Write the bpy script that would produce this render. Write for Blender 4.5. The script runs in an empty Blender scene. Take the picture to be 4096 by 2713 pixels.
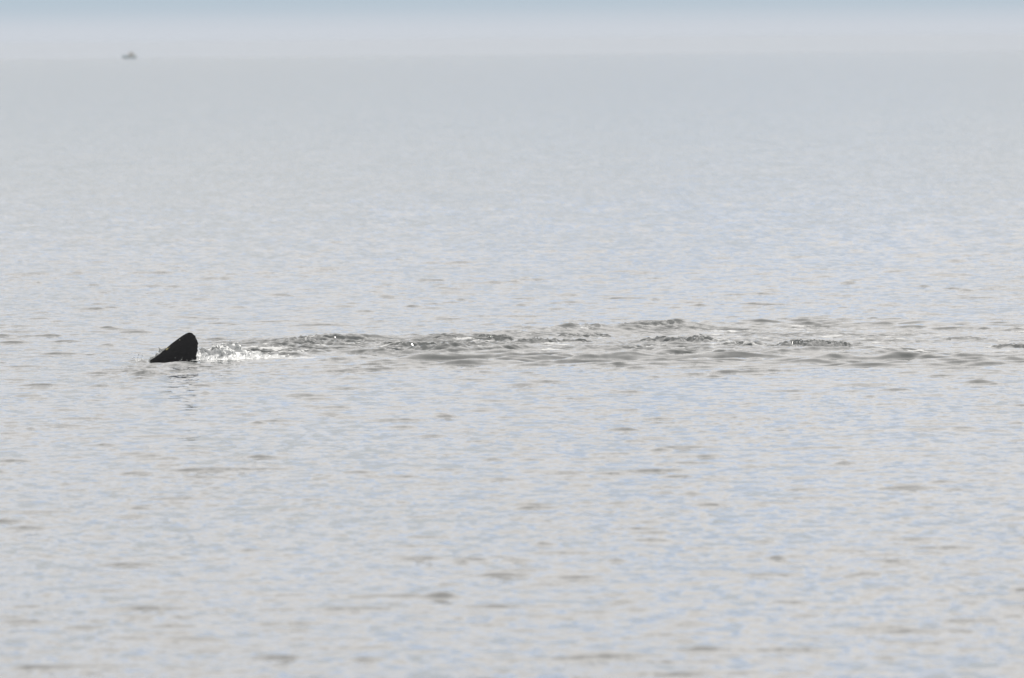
import bpy, bmesh, math
import numpy as np
from mathutils import Matrix, Vector

S = bpy.context.scene
C = S.collection

# ------------------------------------------------------------------ camera
CAM_H = 3.914            # eye height above the sea, metres
EARTH = 6.371e6          # the sea curves away, so the horizon is a real one (about 7 km off)
cam = bpy.data.cameras.new('camera')
cam.sensor_width = 23.6
cam.lens = 300.0
cam.clip_start = 1.0
cam.clip_end = 60000.0
cam.dof.use_dof = True
cam.dof.focus_distance = 162.0
cam.dof.aperture_fstop = 4.5
cam_ob = bpy.data.objects.new('camera', cam)
C.objects.link(cam_ob)
PITCH = 0.02292
ROLL = -0.0085
cam_ob.matrix_world = (Matrix.Translation((0, 0, CAM_H))
                       @ Matrix.Rotation(math.pi / 2 - PITCH, 4, 'X')
                       @ Matrix.Rotation(ROLL, 4, 'Z'))
S.camera = cam_ob

# ------------------------------------------------------------------ light, sky, exposure
SUN_EL = math.radians(48)
SUN_AZ = math.radians(14)        # measured from +Y (straight ahead) towards +X
S.view_settings.view_transform = 'Standard'
S.view_settings.look = 'None'
S.view_settings.exposure = 0.0
S.view_settings.gamma = 1.0
S.view_settings.use_curve_mapping = False
S.cycles.max_bounces = 6
S.cycles.sample_clamp_indirect = 4.0
S.cycles.use_denoising = True
HAZE = 5e-5

world = bpy.data.worlds.new('World')
S.world = world
world.use_nodes = True


class NT:
    """small helper to write node trees compactly"""
    def __init__(self, tree):
        self.t = tree
        tree.nodes.clear()

    def n(self, typ, **kw):
        nd = self.t.nodes.new(typ)
        for k, v in kw.items():
            setattr(nd, k, v)
        return nd

    def put(self, sock, v):
        if hasattr(v, 'is_output'):
            self.t.links.new(v, sock)
        elif v is not None:
            sock.default_value = v

    def math(self, op, a, b=None, c=None, clamp=False):
        nd = self.n('ShaderNodeMath', operation=op, use_clamp=clamp)
        for i, v in enumerate((a, b, c)):
            if v is not None:
                self.put(nd.inputs[i], v)
        return nd.outputs[0]

    def vmath(self, op, a, b=None):
        nd = self.n('ShaderNodeVectorMath', operation=op)
        self.put(nd.inputs[0], a)
        if b is not None:
            self.put(nd.inputs[1], b)
        return nd.outputs[0]

    def step(self, v, a, b, smooth=True):
        nd = self.n('ShaderNodeMapRange', interpolation_type='SMOOTHSTEP' if smooth else 'LINEAR')
        self.put(nd.inputs[0], v)
        self.put(nd.inputs[1], a)
        self.put(nd.inputs[2], b)
        nd.inputs[3].default_value = 0.0
        nd.inputs[4].default_value = 1.0
        return nd.outputs[0]

    def mix(self, f, a, b):
        nd = self.n('ShaderNodeMix', data_type='RGBA')
        self.put(nd.inputs[0], f)
        self.put(nd.inputs[6], a)
        self.put(nd.inputs[7], b)
        return nd.outputs[2]

    def noise(self, vec, scale, detail=2.0, rough=0.5, col=False, dist=0.0):
        nd = self.n('ShaderNodeTexNoise')
        self.put(nd.inputs['Vector'], vec)
        nd.inputs['Scale'].default_value = scale
        nd.inputs['Detail'].default_value = detail
        nd.inputs['Roughness'].default_value = rough
        nd.inputs['Distortion'].default_value = dist
        return nd.outputs['Color' if col else 'Fac']

    def comb(self, x, y, z):
        nd = self.n('ShaderNodeCombineXYZ')
        for i, v in enumerate((x, y, z)):
            self.put(nd.inputs[i], v)
        return nd.outputs[0]


def rgb(r, g, b):
    return (r, g, b, 1.0)


w = NT(world.node_tree)
sky = w.n('ShaderNodeTexSky', sky_type='NISHITA', sun_disc=False)
sky.sun_elevation = SUN_EL
sky.sun_rotation = SUN_AZ
sky.air_density = 1.0
sky.dust_density = 1.2
sky.ozone_density = 1.5
SKY_STRENGTH = 0.1
co = w.n('ShaderNodeTexCoord').outputs['Generated']
sep = w.n('ShaderNodeSeparateXYZ')
w.put(sep.inputs[0], co)
X, Y, Z = sep.outputs
zc = w.math('MAXIMUM', Z, 0.0)
# cloud deck seen in perspective: direction projected on a flat layer
den = w.math('ADD', zc, 0.035)
px = w.math('DIVIDE', X, den)
py = w.math('DIVIDE', Y, den)
pv = w.comb(px, py, 0.0)
big = w.noise(pv, 0.55, 5.0, 0.55)
fine = w.noise(pv, 1.7, 4.0, 0.6)
# bright broken deck, pale and hazy low down, with a ragged clear strip of blue under its edge
edge = w.math('ADD', w.math('MULTIPLY', w.math('SUBTRACT', big, 0.5), 0.10), zc)
deck = w.step(edge, 0.034, 0.058)
gaps = w.step(big, 0.34, 0.46)
cover = w.math('MULTIPLY', deck, w.math('ADD', w.math('MULTIPLY', gaps, 0.7), 0.3))
cloud = w.mix(w.step(fine, 0.32, 0.68), rgb(9.0, 8.75, 8.5), rgb(10.7, 10.35, 10.0))
blue = w.mix(w.step(zc, 0.02, 0.30), rgb(4.5, 6.5, 9.8), sky.outputs[0])
low = w.mix(w.step(edge, 0.022, 0.040), rgb(6.5, 6.5, 6.32), blue)
s1 = w.mix(cover, low, cloud)
# hazy bank along the horizon: grey-lilac, then a blue-grey strip that clears upwards
wob = w.noise(w.vmath('MULTIPLY', co, (14.0, 14.0, 900.0)), 1.0, 2.0, 0.5)
zw = w.math('ADD', Z, w.math('MULTIPLY', w.math('SUBTRACT', wob, 0.5), 0.0005))
bank = w.mix(w.step(zw, 0.0006, 0.0034), rgb(6.05, 6.45, 7.05), rgb(4.75, 5.65, 6.45))
s2 = w.mix(w.step(Z, 0.0034, 0.013), bank, s1)
bg = w.n('ShaderNodeBackground')
w.put(bg.inputs[0], s2)
bg.inputs[1].default_value = SKY_STRENGTH
w.t.links.new(bg.outputs[0], w.n('ShaderNodeOutputWorld').inputs[0])

sun = bpy.data.lights.new('sun', 'SUN')
sun.energy = 2.4
sun.angle = math.radians(0.53)
sun.color = (1.0, 0.96, 0.90)
sun_ob = bpy.data.objects.new('sun', sun)
C.objects.link(sun_ob)
sd = Vector((math.sin(SUN_AZ) * math.cos(SUN_EL), math.cos(SUN_AZ) * math.cos(SUN_EL), math.sin(SUN_EL)))
sun_ob.rotation_euler = sd.to_track_quat('Z', 'Y').to_euler()

# ------------------------------------------------------------------ helpers


def smooth(a, b, v):
    t = np.clip((v - a) / (b - a), 0, 1)
    return t * t * (3 - 2 * t)


def hash2(ix, iy, seed):
    h = (ix.astype(np.int64) * 374761393 + iy.astype(np.int64) * 668265263 + seed * 974634777) & 0xFFFFFFFF
    h = ((h ^ (h >> 13)) * 1274126177) & 0xFFFFFFFF
    h = h ^ (h >> 16)
    return (h & 0xFFFFFF) / float(0xFFFFFF)


def vnoise(x, y, seed=0):
    """gradient noise, about -1..1"""
    ix = np.floor(x)
    iy = np.floor(y)
    fx = x - ix
    fy = y - iy
    u = fx * fx * fx * (fx * (fx * 6 - 15) + 10)
    v = fy * fy * fy * (fy * (fy * 6 - 15) + 10)

    def g(dx, dy):
        a = hash2(ix + dx, iy + dy, seed) * 2 * math.pi
        return np.cos(a) * (fx - dx) + np.sin(a) * (fy - dy)
    a = g(0, 0) * (1 - u) + g(1, 0) * u
    b = g(0, 1) * (1 - u) + g(1, 1) * u
    return (a * (1 - v) + b * v) * 1.5


def fbm(x, y, seed=0, octs=3, gain=0.5):
    s = 0.0
    a = 1.0
    for k in range(octs):
        s = s + a * vnoise(x * 2 ** k + 17.3 * k, y * 2 ** k - 9.1 * k, seed + k)
        a *= gain
    return s


def mesh_np(name, co, faces, mat, smooth_shade=True):
    """co (n,3) array, faces (m,4) or (m,3) index array"""
    me = bpy.data.meshes.new(name)
    k = faces.shape[1]
    me.vertices.add(len(co))
    me.vertices.foreach_set('co', np.ascontiguousarray(co, dtype=np.float32).ravel())
    me.loops.add(faces.size)
    me.loops.foreach_set('vertex_index', np.ascontiguousarray(faces, dtype=np.int32).ravel())
    me.polygons.add(len(faces))
    me.polygons.foreach_set('loop_start', np.arange(0, faces.size, k, dtype=np.int32))
    me.polygons.foreach_set('use_smooth', np.full(len(faces), smooth_shade, dtype=bool))
    me.update(calc_edges=True)
    me.validate()
    me.materials.append(mat)
    return me


def add(name, me, parent=None, label=None, category=None, kind=None):
    o = bpy.data.objects.new(name, me)
    C.objects.link(o)
    if parent is not None:
        o.parent = parent
    if label:
        o['label'] = label
    if category:
        o['category'] = category
    if kind:
        o['kind'] = kind
    return o


def grid_faces(nr, nc, wrap=False):
    r = np.arange(nr - 1)[:, None]
    c = np.arange(nc if wrap else nc - 1)[None, :]
    c2 = (c + 1) % nc
    return np.stack([r * nc + c, r * nc + c2, (r + 1) * nc + c2, (r + 1) * nc + c], -1).reshape(-1, 4)


def material(name):
    m = bpy.data.materials.new(name)
    m.use_nodes = True
    return m, NT(m.node_tree)


def simple(name, col, rough=0.5, var=0.1, scale=3.0, spec=0.5):
    m, t = material(name)
    p = t.n('ShaderNodeBsdfPrincipled')
    nz = t.noise(t.n('ShaderNodeTexCoord').outputs['Object'], scale, 3.0)
    c0 = rgb(*[v * (1 - var) for v in col])
    c1 = rgb(*[min(1, v * (1 + var)) for v in col])
    t.put(p.inputs['Base Color'], t.mix(nz, c0, c1))
    p.inputs['Roughness'].default_value = rough
    p.inputs['Specular IOR Level'].default_value = spec
    t.t.links.new(p.outputs[0], t.n('ShaderNodeOutputMaterial').inputs[0])
    return m


# ------------------------------------------------------------------ sea surface as a function of place
FIN = (-4.17, 160.6)             # where the fin stands

rng = np.random.default_rng(11)
NW = 110
lam = np.exp(rng.uniform(math.log(0.24), math.log(5.0), NW))
spread = np.clip(0.95 - 0.35 * np.log(lam / 0.24), 0.4, 0.95)
ang = rng.normal(0.10, 1.0, NW) * spread - math.pi / 2
SLOPE = 0.037                    # overall rms slope of the built waves
amp = np.sqrt(2.0 / NW) * SLOPE * lam / (2 * math.pi) * np.where(lam > 0.6, (0.6 / lam) ** 1.3, 1.0)
ph = rng.uniform(0, 2 * math.pi, NW)
kx = 2 * math.pi / lam * np.cos(ang)
ky = 2 * math.pi / lam * np.sin(ang)


def wake_center(x):
    return np.interp(x, [-4.6, -3.9, -3.4, -2.6, -1.7, 0.0, 2.0, 3.5, 5.0, 7.0, 12.0],
                     [160.4, 160.9, 163.0, 167.0, 168.6, 169.5, 170.5, 169.5, 169.0, 168.0, 166.0])


def wake_far(x):                 # the farther arm of the V
    return np.interp(x, [-3.8, -2.6, -1.5, -0.3, 0.9, 2.1, 3.5, 5.0, 7.0, 12.0],
                     [161.5, 170.0, 171.0, 172.2, 174.2, 175.8, 176.6, 176.2, 173.6, 171.0])


def wake_near(x):                # the nearer arm
    return np.interp(x, [-4.2, -3.0, -1.0, 1.0, 3.0, 5.0, 8.0, 12.0],
                     [160.1, 160.4, 161.2, 160.8, 159.4, 158.6, 157.0, 155.0])


def sea(x, y, spacing):
    """height, foam amount and chop amount of the sea at x, y (arrays); spacing = local mesh pitch"""
    env = 0.8 + 0.4 * smooth(-0.5, 0.75, fbm(x / 5.5, y / 16.0, 3, 2)) + 0.25 * vnoise(x / 1.6, y / 4.0, 8)
    z = np.zeros_like(x)
    near_wake = smooth(0.0, 3.0, x + 3.4) * np.exp(-(np.maximum(0, np.maximum(wake_near(x) - 3 - y, y - wake_far(x) - 1.0)) / 2.0) ** 2)
    calm = 1 - 0.55 * near_wake
    for i in range(NW):
        att = 1.0 / (1.0 + (spacing * 2.6 / lam[i]) ** 4)
        e = env if lam[i] < 2.2 else 1.0
        z += amp[i] * att * e * np.sin(kx[i] * x + ky[i] * y + ph[i])
    z *= calm
    foam = np.zeros_like(x)
    chop = np.zeros_like(x)

    m = (y > 148) & (y < 188) & (x > -7) & (x < 11)
    X_, Y_ = x[m], y[m]
    yc, yf, yn = wake_center(X_), wake_far(X_), wake_near(X_)
    aft = smooth(-4.0, -3.3, X_)
    zz = np.zeros_like(X_)
    fo = np.zeros_like(X_)
    # churned hump straight behind the fin, between the two arms, dying away aft
    inside = smooth(0.0, 2.6, Y_ - yn - 1.0 - 1.3 * vnoise(X_ / 0.8, X_ * 0 + 7, 51) * smooth(-3.2, -2.2, X_)) * smooth(0.0, 1.6, yf - Y_ + 0.2) * aft
    decay = np.interp(X_, [-4, -2.2, 0, 2, 4, 7, 11], [1.0, 1.0, 0.62, 0.55, 0.42, 0.25, 0.15])
    hump = np.exp(-((X_ + 2.7) / 1.1) ** 2) * np.exp(-((Y_ - 168.0) / 3.6) ** 2)
    zz += 0.035 * hump
    patch = smooth(-0.25, 0.55, fbm(X_ / 1.3 + 4.0, Y_ / 3.2, 21, 2))
    c1 = fbm(X_ / 0.30 + 0.3 * Y_, Y_ / 0.40, 31, 3, 0.55)
    c2 = fbm(X_ / 0.85 + 0.25 * Y_, Y_ / 1.1, 35, 2)
    turb = inside * decay * (0.35 + 0.65 * patch)
    turb = np.maximum(turb, 0.75 * hump)
    zz += turb * (0.042 * (1 - np.abs(c1) * 2.0) + 0.060 * c2)
    # far arm: a low crest with a crumbling lip
    lip = 0.5 + 0.5 * vnoise(X_ / 0.9, Y_ * 0 + 3.0, 41)
    fade = np.interp(X_, [-3.6, -2.6, 1.0, 2.6, 3.4, 6.0, 11], [0, 0.45, 1.0, 1.0, 0.65, 0.5, 0.3])
    d = Y_ - yf - 0.35 * vnoise(X_ / 0.7, X_ * 0, 42)
    crest = np.exp(-(d / np.where(d < 0, 1.1, 0.5)) ** 2)
    zz += fade * crest * (0.055 + 0.055 * lip)
    zz += fade * np.exp(-(d / 0.6) ** 2) * 0.016 * vnoise(X_ / 0.16, Y_ / 0.35, 44)
    # second swell outside the far arm, on the right
    d2 = Y_ - (yf + 2.2) - 0.5 * vnoise(X_ / 1.7, X_ * 0, 46)
    zz += smooth(1.5, 4.0, X_) * np.exp(-(d2 / 0.9) ** 2) * (0.04 + 0.03 * vnoise(X_ / 1.2, Y_ * 0, 47))
    # near arm: smooth oblique swells, peaked along their tops
    band = np.exp(-((Y_ - (yn - 0.5)) / 3.6) ** 2) * smooth(-3.0, -0.6, X_) * np.interp(X_, [-3, 0, 3, 6, 11], [0.7, 1.0, 0.95, 0.6, 0.4])
    wv = 0.0
    for k, (L, a_, A) in enumerate(((1.35, 0.42, 0.7), (0.92, 0.62, 0.6), (1.9, 1.0, 0.9), (0.66, 1.3, 0.5), (0.85, 1.1, 0.5))):
        q = 2 * math.pi / L * (math.cos(a_) * X_ * -1 + math.sin(a_) * (Y_ - 160) * 0.62) + 1.7 * k + 0.9 * vnoise(X_ / 1.4, Y_ / 3.5, 60 + k)
        wv = wv + A * (1 - np.abs(np.sin(q / 2)) * 2)
    zz += band * 0.036 * wv * (0.55 + 0.6 * smooth(-0.3, 0.6, vnoise(X_ / 1.7, Y_ / 2.6, 71)))
    # main ridge between churned and smooth water
    d3 = Y_ - (yn + 3.4) - 0.6 * vnoise(X_ / 1.1, X_ * 0, 52)
    zz += smooth(-2.6, -0.4, X_) * smooth(6.0, 4.0, X_) * np.exp(-(d3 / 0.8) ** 2) * (0.036 + 0.03 * vnoise(X_ / 0.75, Y_ * 0, 53))
    # dark, dimpled boil farther aft
    b = np.zeros_like(X_)
    rough_c = np.clip(0.9 - np.abs(fbm(X_ / 0.11, Y_ / 0.26, 81, 2)) * 2.2, -0.4, 1)
    for cx, cy, rx, ry, a_ in ((3.85, 165.6, 0.66, 1.0, 1.35), (2.15, 168.6, 0.55, 0.9, 1.35), (0.1, 174.2, 0.3, 0.6, 0.45), (1.0, 171.6, 0.5, 0.6, 0.8),
                               (6.4, 164.3, 0.45, 0.5, 0.8), (5.9, 168.6, 0.35, 0.5, 0.6), (0.9, 174.4, 0.4, 0.4, 0.8), (1.9, 175.6, 0.6, 0.5, 0.8), (-0.2, 170.6, 0.3, 0.5, 1.1), (0.5, 168.6, 0.5, 0.5, 1.1), (3.0, 166.4, 0.3, 0.4, 1.0),
                               (-2.3, 168.5, 0.75, 2.2, 0.45), (-1.2, 167.0, 0.6, 1.3, 0.9), (-0.4, 168.0, 0.6, 0.8, 0.7), (2.9, 167.0, 0.4, 0.4, 0.6)):
        rq = np.hypot((X_ - cx) / rx, (Y_ - cy - 0.4 * (X_ - cx)) / ry) + 0.35 * vnoise(X_ / 0.2, Y_ / 0.5, 83)
        b = np.maximum(b, a_ * smooth(1.1, 0.5, rq))
    zz += b * (0.012 + 0.042 * rough_c)
    # hollow along the side of the fin, heap at its front
    r_ = np.hypot((X_ - FIN[0] + 0.02) / 0.30, (Y_ - FIN[1] + 0.35) / 0.55)
    zz -= 0.030 * np.exp(-r_ ** 2)
    zz += 0.030 * np.exp(-(((X_ + 4.54) / 0.10) ** 2 + ((Y_ - 160.35) / 0.35) ** 2))

    # foam: rim behind the fin, broken streaks along the wake
    st = fbm(X_ / 1.1, (Y_ - yc) / 0.42, 91, 3, 0.6)
    st2 = fbm(X_ / 0.45, Y_ / 0.5, 95, 3, 0.6)
    f1 = smooth(0.12, 0.42, st + 0.40 * st2 - np.interp(X_, [-1, 3, 5], [0.55, 0.52, 0.46])) * inside * np.interp(X_, [-4, -2, 0, 2, 4, 8, 11], [1, 0.9, 0.75, 0.75, 0.75, 0.7, 0.4])
    dn = Y_ - yn - 0.9 - 0.9 * vnoise(X_ / 0.45, X_ * 0, 97) - 0.6 * vnoise(X_ / 0.17, X_ * 0, 98)
    rim = np.exp(-(dn / np.interp(X_, [-4, -3, -1.5], [1.6, 1.0, 0.5])) ** 2) * smooth(-4.0, -3.75, X_) * smooth(-1.7, -2.9, X_)
    f2 = rim * smooth(-0.15, 0.4, st2 - 0.05)
    f3 = np.exp(-((X_ + 3.3) / 0.75) ** 2) * smooth(0.2, 1.0, Y_ - yn) * smooth(9.5, 5.5, Y_ - yn) * smooth(0.0, 0.5, st2) * aft
    f4 = fade * np.exp(-((d + 0.5) / 0.45) ** 2) * smooth(0.15, 0.5, st2) * 0.55
    fo = np.clip(np.maximum.reduce([f1, f2, f3, f4]), 0, 1)
    zz += 0.012 * fo
    z[m] += zz
    foam[m] = fo
    by_fin = np.exp(-(((X_ - FIN[0]) / 0.6) ** 2 + ((Y_ - 156.5) / 5.0) ** 2))
    chop[m] = np.clip(turb + 0.6 * b + 0.5 * fade * crest + 1.3 * by_fin, 0, 1)
    return z, foam, chop, near_wake


def drop(x, y):
    return -(x * x + y * y) / (2 * EARTH)


# ------------------------------------------------------------------ water material
m_water, t = material('sea water')
geo = t.n('ShaderNodeNewGeometry')
pos = geo.outputs['Position']
at = t.n('ShaderNodeAttribute', attribute_name='wake')
fo_, ch_, cm_ = [o for o in (lambda s: (t.put(s.inputs[0], at.outputs['Color']), s.outputs)[1])(t.n('ShaderNodeSeparateColor'))]
flat = t.vmath('MULTIPLY', pos, (1.0, 1.0, 0.0))
# small ripples too fine for the mesh, as a field of slopes
r1 = t.vmath('SUBTRACT', t.noise(t.vmath('MULTIPLY', flat, (6.0, 1.6, 0.0)), 1.0, 2.0, 0.55, col=True), (0.5, 0.5, 0.5))
r2 = t.vmath('SUBTRACT', t.noise(t.vmath('MULTIPLY', flat, (13.0, 5.0, 0.0)), 1.0, 1.0, 0.5, col=True), (0.5, 0.5, 0.5))
r3 = t.vmath('SUBTRACT', t.noise(t.vmath('MULTIPLY', flat, (2.2, 0.14, 0.0)), 1.0, 2.0, 0.65, col=True), (0.5, 0.5, 0.5))
pat = t.step(t.noise(t.vmath('MULTIPLY', flat, (0.22, 0.06, 0.0)), 1.0, 3.0, 0.55), 0.35, 0.68)
a1 = t.math('MULTIPLY', t.math('ADD', t.math('MULTIPLY', pat, 0.10), 0.15), t.math('SUBTRACT', 1.0, t.math('MULTIPLY', cm_, 0.5)))
a1 = t.math('ADD', a1, t.math('MULTIPLY', ch_, 0.35))


def scale_v(tt, v, s):
    nd = tt.n('ShaderNodeVectorMath', operation='SCALE')
    tt.put(nd.inputs[0], v)
    tt.put(nd.inputs[3], s)
    return nd.outputs[0]


slope = t.vmath('ADD', scale_v(t, r1, a1), scale_v(t, r2, t.math('MULTIPLY', a1, 0.6)))
slope = t.vmath('ADD', slope, scale_v(t, r3, 0.055))
slope = t.vmath('MULTIPLY', slope, (0.7, 1.0, 0.0))
nrm = t.vmath('NORMALIZE', t.vmath('ADD', geo.outputs['Normal'], slope))
p = t.n('ShaderNodeBsdfPrincipled')
p.inputs['Base Color'].default_value = rgb(0.022, 0.030, 0.030)
p.inputs['Roughness'].default_value = 0.05
p.inputs['IOR'].default_value = 1.34
t.put(p.inputs['Normal'], nrm)
pf = t.n('ShaderNodeBsdfPrincipled')
pf.inputs['Base Color'].default_value = rgb(0.80, 0.81, 0.81)
pf.inputs['Roughness'].default_value = 0.6
t.put(pf.inputs['Normal'], nrm)
fn = t.noise(t.vmath('MULTIPLY', flat, (22.0, 22.0, 0.0)), 1.0, 3.0, 0.6)
ff = t.step(t.math('ADD', fo_, t.math('MULTIPLY', t.math('SUBTRACT', fn, 0.5), 0.9)), 0.30, 0.75)
ff = t.math('MULTIPLY', ff, 0.55)
mx = t.n('ShaderNodeMixShader')
t.put(mx.inputs[0], ff)
t.t.links.new(p.outputs[0], mx.inputs[1])
t.t.links.new(pf.outputs[0], mx.inputs[2])
t.t.links.new(mx.outputs[0], t.n('ShaderNodeOutputMaterial').inputs[0])

# ------------------------------------------------------------------ the sea: rings round the viewpoint, fine where the wake lies
rr = [2.0]
while rr[-1] < 9500:
    r = rr[-1]
    if r < 70:
        s = max(0.5, r * 0.18)
    elif r < 149:
        s = 0.085 + 0.02 * (r - 70) / 79
    elif r < 183:
        s = 0.055
    else:
        s = 0.085 + 0.40 * ((r - 183) / 150.0) ** 1.4
        s = min(s, r * 0.03)
    if r < 70:
        s = min(s, max(70.0 - r, 0.2))
    rr.append(r + s)
rr = np.array(rr)
NF = 500
fine_a = np.linspace(-0.051, 0.051, NF)
steps = 0.0004 * 1.22 ** np.arange(0, 45)
out = np.cumsum(steps)
out = out[out < math.pi - 0.06]
out = np.append(out, math.pi - 0.051)
aa = np.concatenate([-(0.051 + out[::-1][1:]), fine_a, 0.051 + out])
R_, A_ = np.meshgrid(rr, aa, indexing='ij')
gx = (R_ * np.sin(A_)).ravel()
gy = (R_ * np.cos(A_)).ravel()
da = np.gradient(aa)
sp = np.maximum(np.gradient(rr)[:, None] * np.ones_like(A_) * 0.75, R_ * da[None, :]).ravel()
gz, gf, gc, gn = sea(gx, gy, sp)
# scattered single wavelets with steep little fronts, the way a light air wrinkles a calm sea
wr = np.random.default_rng(23)
GZ = gz.reshape(R_.shape)
GX = gx.reshape(R_.shape)
GY = gy.reshape(R_.shape)
GN = gn.reshape(R_.shape)
c_lo, c_hi = np.searchsorted(aa, -0.08), np.searchsorted(aa, 0.08)
NWL = 11000
rad = np.sqrt(wr.uniform(72.0 ** 2, 430.0 ** 2, NWL))
azi = wr.uniform(-0.056, 0.056, NWL)
clump = vnoise(rad * np.sin(azi) / 3.0, rad / 9.0, 301)
# the wake's own: (along x, offset from its arm, spread, count, slope, width, front, tilt)
spec = []
for _ in range(340):
    xq = wr.uniform(-2.2, 8.5)
    near = wr.random() < 0.72
    if near:
        yq = float(wake_near(xq)) - 1.0 + wr.normal(0, 2.4)
        spec.append((xq, yq, wr.uniform(0.04, 0.135), wr.lognormal(math.log(0.34), 0.5), wr.uniform(0.09, 0.17), wr.uniform(-0.4, 2.6)))
    else:
        yq = float(wake_far(xq)) + 0.4 + wr.normal(0, 1.1)
        spec.append((xq, yq, wr.uniform(0.04, 0.15), wr.lognormal(math.log(0.24), 0.4), wr.uniform(0.08, 0.15), wr.uniform(-1.2, 1.2)))
for _ in range(46):                  # disturbed water round the fin
    spec.append((FIN[0] + wr.normal(0, 0.32), wr.uniform(154.0, 159.9), wr.uniform(0.05, 0.085), wr.uniform(0.16, 0.34), wr.uniform(0.08, 0.14), wr.normal(0, 0.3)))
NWK = len(spec)
rad = np.concatenate([rad, [math.hypot(q[0], q[1]) for q in spec]])
azi = np.concatenate([azi, [math.atan2(q[0], q[1]) for q in spec]])
for k in range(NWL + NWK):
    wk = spec[k - NWL] if k >= NWL else None
    if wk is None and clump[k] < wr.uniform(-0.75, 0.35):
        continue
    d0 = rad[k]
    x0, y0 = d0 * math.sin(azi[k]), d0 * math.cos(azi[k])
    far = max(1.0, d0 / 210.0)
    hw = wr.lognormal(math.log(0.17), 0.45) * far ** 0.5
    sg = wr.uniform(0.065, 0.11) * far ** 0.5
    sl = (0.04 + 0.16 * wr.beta(1.3, 2.4)) * min(1.0, max(0.0, (430 - d0) / 230.0))
    if wk:
        sl, hw, sg = wk[2], wk[3], wk[4]
    hgt = sg * sl / 0.61
    i0, i1 = np.searchsorted(rr, d0 - 3.2 * sg - (2.5 if wk else 0.4)), np.searchsorted(rr, d0 + 5 * sg + (2.5 if wk else 0.4))
    j0, j1 = np.searchsorted(aa, azi[k] - 2.4 * hw / d0), np.searchsorted(aa, azi[k] + 2.4 * hw / d0) + 1
    if j0 < c_lo or j1 > c_hi or i1 - i0 < 3:
        continue
    dx = (GX[i0:i1, j0:j1] - x0) / hw
    tilt = wk[5] if wk else wr.normal(0, 0.25)
    dy = GY[i0:i1, j0:j1] - y0 - tilt * dx * hw - wr.uniform(0.0, 0.25) * dx * dx * hw
    prof = np.exp(-(dy / np.where(dy < 0, sg, sg * 2.2)) ** 2)
    GZ[i0:i1, j0:j1] += hgt * prof * np.exp(-dx * dx) * (1.0 if wk else (1 - 0.6 * GN[i0:i1, j0:j1]))
gz = GZ.ravel()
print('SEA', R_.shape, R_.size * 2)
verts = np.stack([gx, gy, gz + drop(gx, gy)], 1)
faces = grid_faces(len(rr), len(aa), wrap=True)[:, ::-1]
me = mesh_np('sea', verts, faces, m_water)
ca = me.color_attributes.new('wake', 'FLOAT_COLOR', 'POINT')
ca.data.foreach_set('color', np.stack([gf, gc, gn, np.ones_like(gf)], 1).astype(np.float32).ravel())
add('sea_water', me, kind='structure', label='calm pale grey sea with small ripples reaching to the horizon')


def sea_h(x, y):
    x = np.atleast_1d(np.asarray(x, float))
    y = np.atleast_1d(np.asarray(y, float))
    return sea(x, y, np.full_like(x, 0.05))[0] + drop(x, y)


# ------------------------------------------------------------------ shark: dorsal fin rising out of a submerged back
lead = np.array([(-0.62, -0.42), (-0.36, -0.24), (-0.17, -0.095), (-0.06, -0.02), (0.0, 0.028), (0.055, 0.062), (0.105, 0.097), (0.183, 0.160),
                 (0.261, 0.226), (0.339, 0.282), (0.401, 0.324), (0.440, 0.346), (0.466, 0.358), (0.487, 0.362)])
trail = np.array([(0.85, -0.42), (0.70, -0.24), (0.60, -0.095), (0.575, -0.02), (0.566, 0.028), (0.567, 0.062), (0.572, 0.105), (0.583, 0.152), (0.588, 0.183),
                  (0.587, 0.238), (0.574, 0.284), (0.552, 0.323), (0.530, 0.346), (0.512, 0.357), (0.487, 0.362)])
zs = np.concatenate([np.linspace(-0.42, -0.03, 10), np.linspace(-0.015, 0.30, 30), 0.362 - 0.062 * (1 - np.linspace(0.08, 1, 14)) ** 2 * 1.0])
zs = np.unique(np.round(zs, 5))
NS = 40
rows = []
for zf in zs:
    u0 = np.interp(zf, lead[:, 1], lead[:, 0])
    u1 = np.interp(zf, trail[:, 1], trail[:, 0])
    # ragged trailing edge
    u1 += 0.004 * math.sin(zf * 61) * (zf > 0) * (zf < 0.33) + 0.003 * math.sin(zf * 143 + 1)
    ch = max(u1 - u0, 1e-4)
    flare = 0.0 if zf > -0.03 else 0.55 * ((-0.03 - zf) / 0.39) ** 1.4
    tmax = min(0.062 * (1 - 0.62 * max(zf, 0) / 0.362), 0.2 * ch) + flare
    th = np.linspace(0, 2 * math.pi, NS, endpoint=False)
    s = (1 - np.cos(th)) / 2
    half = tmax * 0.5 * np.sqrt(np.clip(s, 0, 1)) * (1 - s) ** 0.8 * 2.0
    side = np.where(th <= math.pi, 1.0, -1.0)
    # blade bends a little to one side towards its tip
    bend = 0.03 * (max(zf, 0) / 0.362) ** 2
    rows.append(np.stack([u0 + s * ch, side * half + bend, np.full(NS, zf)], 1))
co_ = np.concatenate(rows)
fc = grid_faces(len(zs), NS, wrap=True)
top = len(co_)
co_ = np.vstack([co_, [[0.487, 0.03, 0.3622]]])
n0 = (len(zs) - 1) * NS

m_fin, t = material('shark skin')
tc = t.n('ShaderNodeTexCoord').outputs['Object']
nz = t.noise(tc, 26.0, 4.0, 0.65)
nz2 = t.noise(t.vmath('MULTIPLY', tc, (9.0, 9.0, 22.0)), 1.0, 4.0, 0.6)
base = t.mix(nz, rgb(0.006, 0.006, 0.0075), rgb(0.015, 0.015, 0.018))
base = t.mix(t.math('MULTIPLY', t.step(nz2, 0.56, 0.76), 0.35), base, rgb(0.050, 0.047, 0.043))


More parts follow.
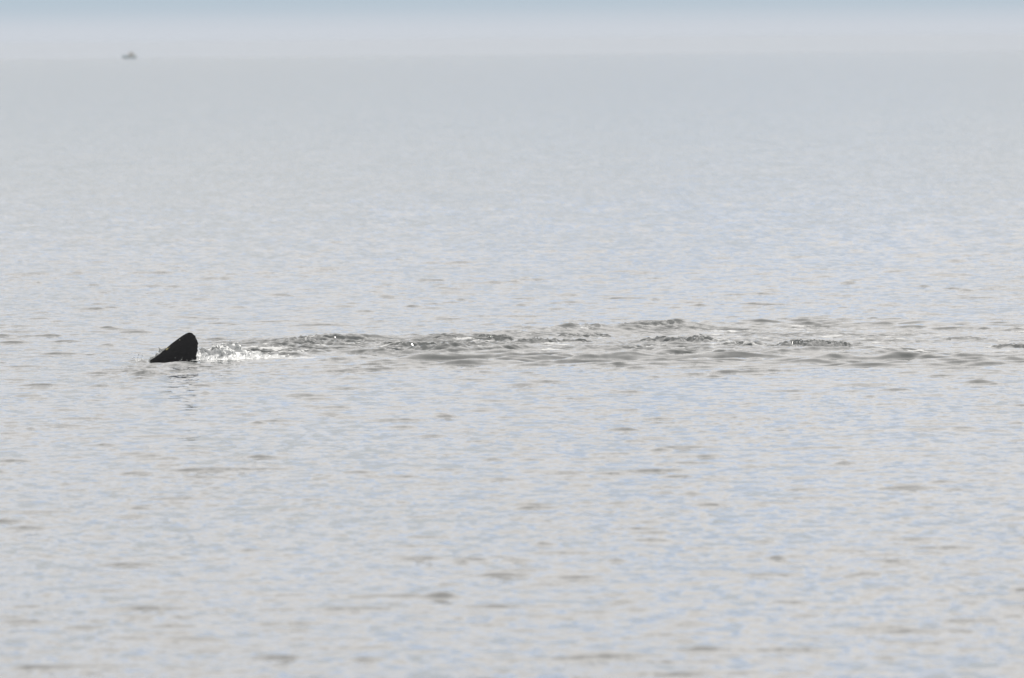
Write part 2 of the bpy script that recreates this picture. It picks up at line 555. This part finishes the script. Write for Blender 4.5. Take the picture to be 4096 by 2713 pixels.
def blotch(cx, cz, rx, rz, rot, col, base):
    sp_ = t.n('ShaderNodeSeparateXYZ')
    t.put(sp_.inputs[0], tc)
    dx = t.math('SUBTRACT', sp_.outputs[0], cx)
    dz = t.math('SUBTRACT', sp_.outputs[2], cz)
    u = t.math('ADD', t.math('MULTIPLY', dx, math.cos(rot)), t.math('MULTIPLY', dz, math.sin(rot)))
    v = t.math('SUBTRACT', t.math('MULTIPLY', dz, math.cos(rot)), t.math('MULTIPLY', dx, math.sin(rot)))
    q = t.math('ADD', t.math('POWER', t.math('ABSOLUTE', t.math('DIVIDE', u, rx)), 2.0), t.math('POWER', t.math('ABSOLUTE', t.math('DIVIDE', v, rz)), 2.0))
    q = t.math('ADD', q, t.math('MULTIPLY', t.math('SUBTRACT', t.noise(tc, 70.0, 3.0), 0.5), 1.5))
    return t.mix(t.step(q, 1.1, 0.6), base, col)


base = blotch(0.205, 0.162, 0.022, 0.009, 0.6, rgb(0.42, 0.38, 0.20), base)
base = blotch(0.235, 0.182, 0.014, 0.005, 0.7, rgb(0.13, 0.12, 0.08), base)
base = blotch(0.363, 0.272, 0.006, 0.006, 0.0, rgb(0.30, 0.30, 0.26), base)
p = t.n('ShaderNodeBsdfPrincipled')
t.put(p.inputs['Base Color'], base)
t.put(p.inputs['Roughness'], t.math('ADD', t.math('MULTIPLY', nz, 0.25), 0.38))
p.inputs['Specular IOR Level'].default_value = 0.2
bmp = t.n('ShaderNodeBump')
bmp.inputs['Strength'].default_value = 0.25
bmp.inputs['Distance'].default_value = 0.004
t.put(bmp.inputs['Height'], nz)
t.put(p.inputs['Normal'], bmp.outputs[0])
t.t.links.new(p.outputs[0], t.n('ShaderNodeOutputMaterial').inputs[0])

me = bpy.data.meshes.new('shark')
tri = [(n0 + k, n0 + (k + 1) % NS, top) for k in range(NS)]
me.from_pydata([tuple(v) for v in co_], [], [tuple(int(i) for i in f) for f in fc] + tri)
bm = bmesh.new()
bm.from_mesh(me)
bmesh.ops.remove_doubles(bm, verts=bm.verts, dist=0.0006)
bmesh.ops.recalc_face_normals(bm, faces=bm.faces)
for f in bm.faces:
    f.smooth = True
bm.to_mesh(me)
bm.free()
me.materials.append(m_fin)
YAW = math.radians(12)
shark = add('shark', me, label='black rounded dorsal fin of a shark cutting the calm sea', category='shark')
SHARK_Z = -0.015 + drop(*FIN)
shark.location = (FIN[0] - 0.294 * 1.0, FIN[1], SHARK_Z)
shark.rotation_euler = (0, 0, YAW)
shark.scale = (1.02, 1.0, 1.0)

# ------------------------------------------------------------------ white water thrown up by the fin
m_splash, t = material('aerated white water')
tc = t.n('ShaderNodeNewGeometry').outputs['Position']
nA = t.noise(t.vmath('MULTIPLY', tc, (17.0, 5.0, 26.0)), 1.0, 4.0, 0.65)
nB = t.noise(t.vmath('MULTIPLY', tc, (60.0, 25.0, 60.0)), 1.0, 2.0, 0.6)
p1 = t.n('ShaderNodeBsdfPrincipled')
p1.inputs['Base Color'].default_value = rgb(0.52, 0.535, 0.54)
p1.inputs['Roughness'].default_value = 0.5
p2 = t.n('ShaderNodeBsdfPrincipled')
p2.inputs['Base Color'].default_value = rgb(0.30, 0.32, 0.325)
p2.inputs['Roughness'].default_value = 0.3
p2.inputs['IOR'].default_value = 1.34
mx = t.n('ShaderNodeMixShader')
t.put(mx.inputs[0], t.step(t.math('ADD', nA, t.math('MULTIPLY', t.math('SUBTRACT', nB, 0.5), 0.5)), 0.32, 0.54))
t.t.links.new(p2.outputs[0], mx.inputs[1])
t.t.links.new(p1.outputs[0], mx.inputs[2])
t.t.links.new(mx.outputs[0], t.n('ShaderNodeOutputMaterial').inputs[0])


def heap(x0, x1, y0, y1, nx, ny, hf):
    xs = np.linspace(x0, x1, nx)
    ys = np.linspace(y0, y1, ny)
    xx, yy = np.meshgrid(xs, ys)
    xx, yy = xx.ravel(), yy.ravel()
    hh = hf(xx, yy)
    zz = sea_h(xx, yy) - 0.03 + hh
    # sideways tangle so that lumps overhang a little
    jx = xx + 0.4 * hh * vnoise(xx / 0.05, yy / 0.12, 201)
    jy = yy + 0.4 * hh * vnoise(xx / 0.06, yy / 0.10, 202)
    return np.stack([jx, jy, zz], 1), grid_faces(ny, nx)


def h_rear(x, y):
    u = x + 3.87                                   # metres behind the fin's rear edge
    env = np.interp(u, [-0.28, -0.12, 0.0, 0.16, 0.30, 0.42, 0.60, 0.9, 1.4], [0.0, 0.055, 0.13, 0.215, 0.225, 0.215, 0.12, 0.055, 0.0])
    yy = y - (FIN[1] + 0.45 + 0.9 * np.clip(u, 0, 2))
    cross = np.exp(-(yy / np.where(yy < 0, 0.58, 0.8)) ** 2)
    n = fbm(x / 0.13, y / 0.30, 211, 4, 0.6)
    pk = np.clip(1 - np.abs(fbm(x / 0.20, y / 0.5, 221, 3, 0.55)) * 1.6, 0, 1)
    return env * cross * np.clip(0.55 + 0.40 * pk + 0.28 * n, 0, 1.25)


def h_front(x, y):
    # sheet of water lifted along the leading edge, just beyond it
    u = (x - (FIN[0] - 0.30)) / 1.0
    zl = np.interp(u, [-0.06, 0.0, 0.06, 0.15, 0.20, 0.25], [0.0, 0.05, 0.10, 0.175, 0.195, 0.0])
    yy = y - (FIN[1] + 0.17 + 0.05 * u)
    return (zl + 0.03) * np.exp(-(yy / 0.05) ** 4) * np.clip(0.93 + 0.25 * fbm(x / 0.045, y / 0.1, 231, 3, 0.6), 0, 1.25)


def h_ring(x, y):
    # lump of foam ahead of the fin
    r = np.hypot((x + 4.61) / 0.065, (y - 160.5) / 0.18)
    return 0.055 * np.exp(-r ** 2) * np.clip(0.6 + 0.9 * fbm(x / 0.03, y / 0.08, 241, 3), 0, 1.5)


co_all, fc_all, off = [], [], 0
for args in ((-4.2, -2.6, 159.9, 162.9, 240, 110, h_rear), (-4.55, -4.22, 160.4, 160.95, 110, 44, h_front),
             (-4.76, -4.5, 160.2, 160.8, 60, 40, h_ring)):
    c, f = heap(*args)
    co_all.append(c)
    fc_all.append(f + off)
    off += len(c)
add('splash', mesh_np('splash', np.vstack(co_all), np.vstack(fc_all), m_splash), kind='stuff',
    label='white water churned up around and behind the black fin', category='splash')

# flying drops
bm = bmesh.new()
bmesh.ops.create_icosphere(bm, subdivisions=1, radius=1.0)
ico_v = np.array([v.co[:] for v in bm.verts])
ico_f = np.array([[v.index for v in f.verts] for f in bm.faces])
bm.free()
rng = np.random.default_rng(5)
cs, fs, off = [], [], 0


def spray(n, cx, cy, sx, sy, zmax, rmin, rmax):
    global off
    for _ in range(n):
        x = cx + rng.normal() * sx
        y = cy + rng.normal() * sy
        z = abs(rng.normal()) * zmax * 0.5
        r = rng.uniform(rmin, rmax) * (0.6 if z > zmax * 0.7 else 1.0)
        st_ = np.array([1.0, 1.0, rng.uniform(0.8, 1.7)])
        cs.append(ico_v * r * st_ + np.array([x, y, z + float(sea_h(x, y)[0]) + 0.01]))
        fs.append(ico_f + off)
        off += len(ico_v)


spray(20, -4.62, 160.6, 0.06, 0.10, 0.14, 0.0035, 0.008)
spray(16, -4.40, 160.9, 0.05, 0.05, 0.15, 0.003, 0.006)
spray(8, -4.32, 160.9, 0.05, 0.05, 0.26, 0.003, 0.006)
spray(50, -3.66, 161.0, 0.17, 0.30, 0.26, 0.003, 0.009)
spray(26, -3.2, 161.6, 0.35, 0.5, 0.14, 0.003, 0.008)
spray(14, -3.95, 160.25, 0.10, 0.06, 0.07, 0.003, 0.008)
m_drop = simple('water drops', (0.60, 0.62, 0.63), 0.15, 0.05, 30.0, 0.8)
add('spray_droplets', mesh_np('spray_droplets', np.vstack(cs), np.vstack(fs), m_drop), kind='stuff',
    label='small drops of spray flying above the splash', category='spray')

# ------------------------------------------------------------------ far fishing boat, close to the horizon
BX, BY = -175.0, 6000.0
boat = bpy.data.objects.new('fishing_boat', None)
C.objects.link(boat)
boat.location = (BX, BY, drop(BX, BY) - 0.15)
boat['label'] = 'tiny hazy fishing boat with blue hull and pale wheelhouse on the horizon'
boat['category'] = 'boat'
m_hull = simple('blue hull paint', (0.36, 0.48, 0.54), 0.4)
m_house = simple('cream wheelhouse paint', (0.62, 0.58, 0.50), 0.5)
m_white = simple('white boat paint', (0.75, 0.74, 0.70), 0.45)
m_glass = simple('dark boat window', (0.03, 0.035, 0.04), 0.08)
m_deck = simple('grey deck', (0.30, 0.29, 0.27), 0.7)


def box_mesh(name, lo, hi, mat, taper=0.0, bev=0.03):
    bm = bmesh.new()
    bmesh.ops.create_cube(bm, size=1.0)
    for v in bm.verts:
        k = 1 - taper * (v.co.z + 0.5)
        v.co = Vector(((lo[0] + hi[0]) / 2 + v.co.x * (hi[0] - lo[0]) * k,
                       (lo[1] + hi[1]) / 2 + v.co.y * (hi[1] - lo[1]) * k,
                       (lo[2] + hi[2]) / 2 + v.co.z * (hi[2] - lo[2])))
    bmesh.ops.bevel(bm, geom=bm.edges[:], offset=bev, segments=2, affect='EDGES')
    me = bpy.data.meshes.new(name)
    bm.to_mesh(me)
    bm.free()
    me.materials.append(mat)
    return me


# hull: sections from bow (left) to stern
secs = []
L = 6.2
for s in np.linspace(0, 1, 15):
    x = -L / 2 + L * s
    beam = 1.25 * min(1.0, (s / 0.42) ** 0.6 if s > 0 else 0.0) * (1 - 0.12 * s) + 0.03
    sheer = 1.75 - 0.6 * min(1, s / 0.55) + 0.1 * max(0, s - 0.7)
    rake = -0.55 * (1 - min(1, s / 0.25))
    sec = []
    for k, (b_, h_) in enumerate(((0.0, -0.35), (0.55, -0.25), (0.85, 0.15), (1.0, 1.0))):
        zz = -0.35 + (sheer + 0.35) * (0 if k == 0 else (0.1, 0.32, 1.0)[k - 1])
        sec.append((x + rake * max(0, (zz + 0.35) / (sheer + 0.35)), b_ * beam, zz))
    full = [(a, -b_, c_) for a, b_, c_ in sec[::-1]] + sec[1:]
    secs.append(full)
vv = np.array(secs).reshape(-1, 3)
ff_ = grid_faces(15, 7)
me = bpy.data.meshes.new('hull')
me.from_pydata([tuple(v) for v in vv], [], [tuple(int(i) for i in q) for q in ff_] + [tuple(range(14 * 7, 15 * 7))])
me.materials.append(m_hull)
sol = add('hull', me, boat)
md = sol.modifiers.new('shell', 'SOLIDIFY')
md.thickness = 0.08
add('deck', box_mesh('deck', (-2.2, -1.0, 0.40), (2.95, 1.0, 0.48), m_deck), boat)
house = add('wheelhouse', box_mesh('wheelhouse', (-0.6, -0.85, 0.46), (1.75, 0.85, 2.75), m_house, 0.08, 0.06), boat)
for k in range(3):
    add('window', box_mesh('window', (-0.35 + 0.68 * k, -0.86, 1.85), (0.15 + 0.68 * k, -0.78, 2.40), m_glass, 0, 0.01), house)
add('roof', box_mesh('roof', (-0.75, -0.9, 2.74), (1.9, 0.9, 2.84), m_white, 0, 0.02), house)
add('mast', box_mesh('mast', (1.2, -0.05, 2.80), (1.3, 0.05, 3.6), m_white, 0.3, 0.01), boat)
add('stern_locker', box_mesh('stern_locker', (2.0, -0.8, 0.46), (2.9, 0.8, 1.9), m_white, 0.05, 0.05), boat)
for k in range(5):
    add('rail_post', box_mesh('rail_post', (-2.7 + 0.45 * k, -0.5 - 0.1 * k, 0.9), (-2.65 + 0.45 * k, -0.45 - 0.1 * k, 2.4 - 0.17 * k), m_white, 0, 0.005), boat)

# ------------------------------------------------------------------ sea haze: one even box of air round everything
bm = bmesh.new()
bmesh.ops.create_cube(bm, size=1.0)
for v in bm.verts:
    v.co = Vector((v.co.x * 19600, v.co.y * 19600, -8.6 if v.co.z < 0 else 4.8))
me = bpy.data.meshes.new('haze')
bm.to_mesh(me)
bm.free()
m_haze, t = material('sea haze')
pv_ = t.n('ShaderNodeVolumePrincipled')
pv_.inputs['Color'].default_value = rgb(0.90, 0.95, 1.0)
pv_.inputs['Density'].default_value = HAZE
pv_.inputs['Anisotropy'].default_value = 0.0
t.t.links.new(pv_.outputs[0], t.n('ShaderNodeOutputMaterial').inputs['Volume'])
me.materials.append(m_haze)
add('haze', me, kind='stuff')
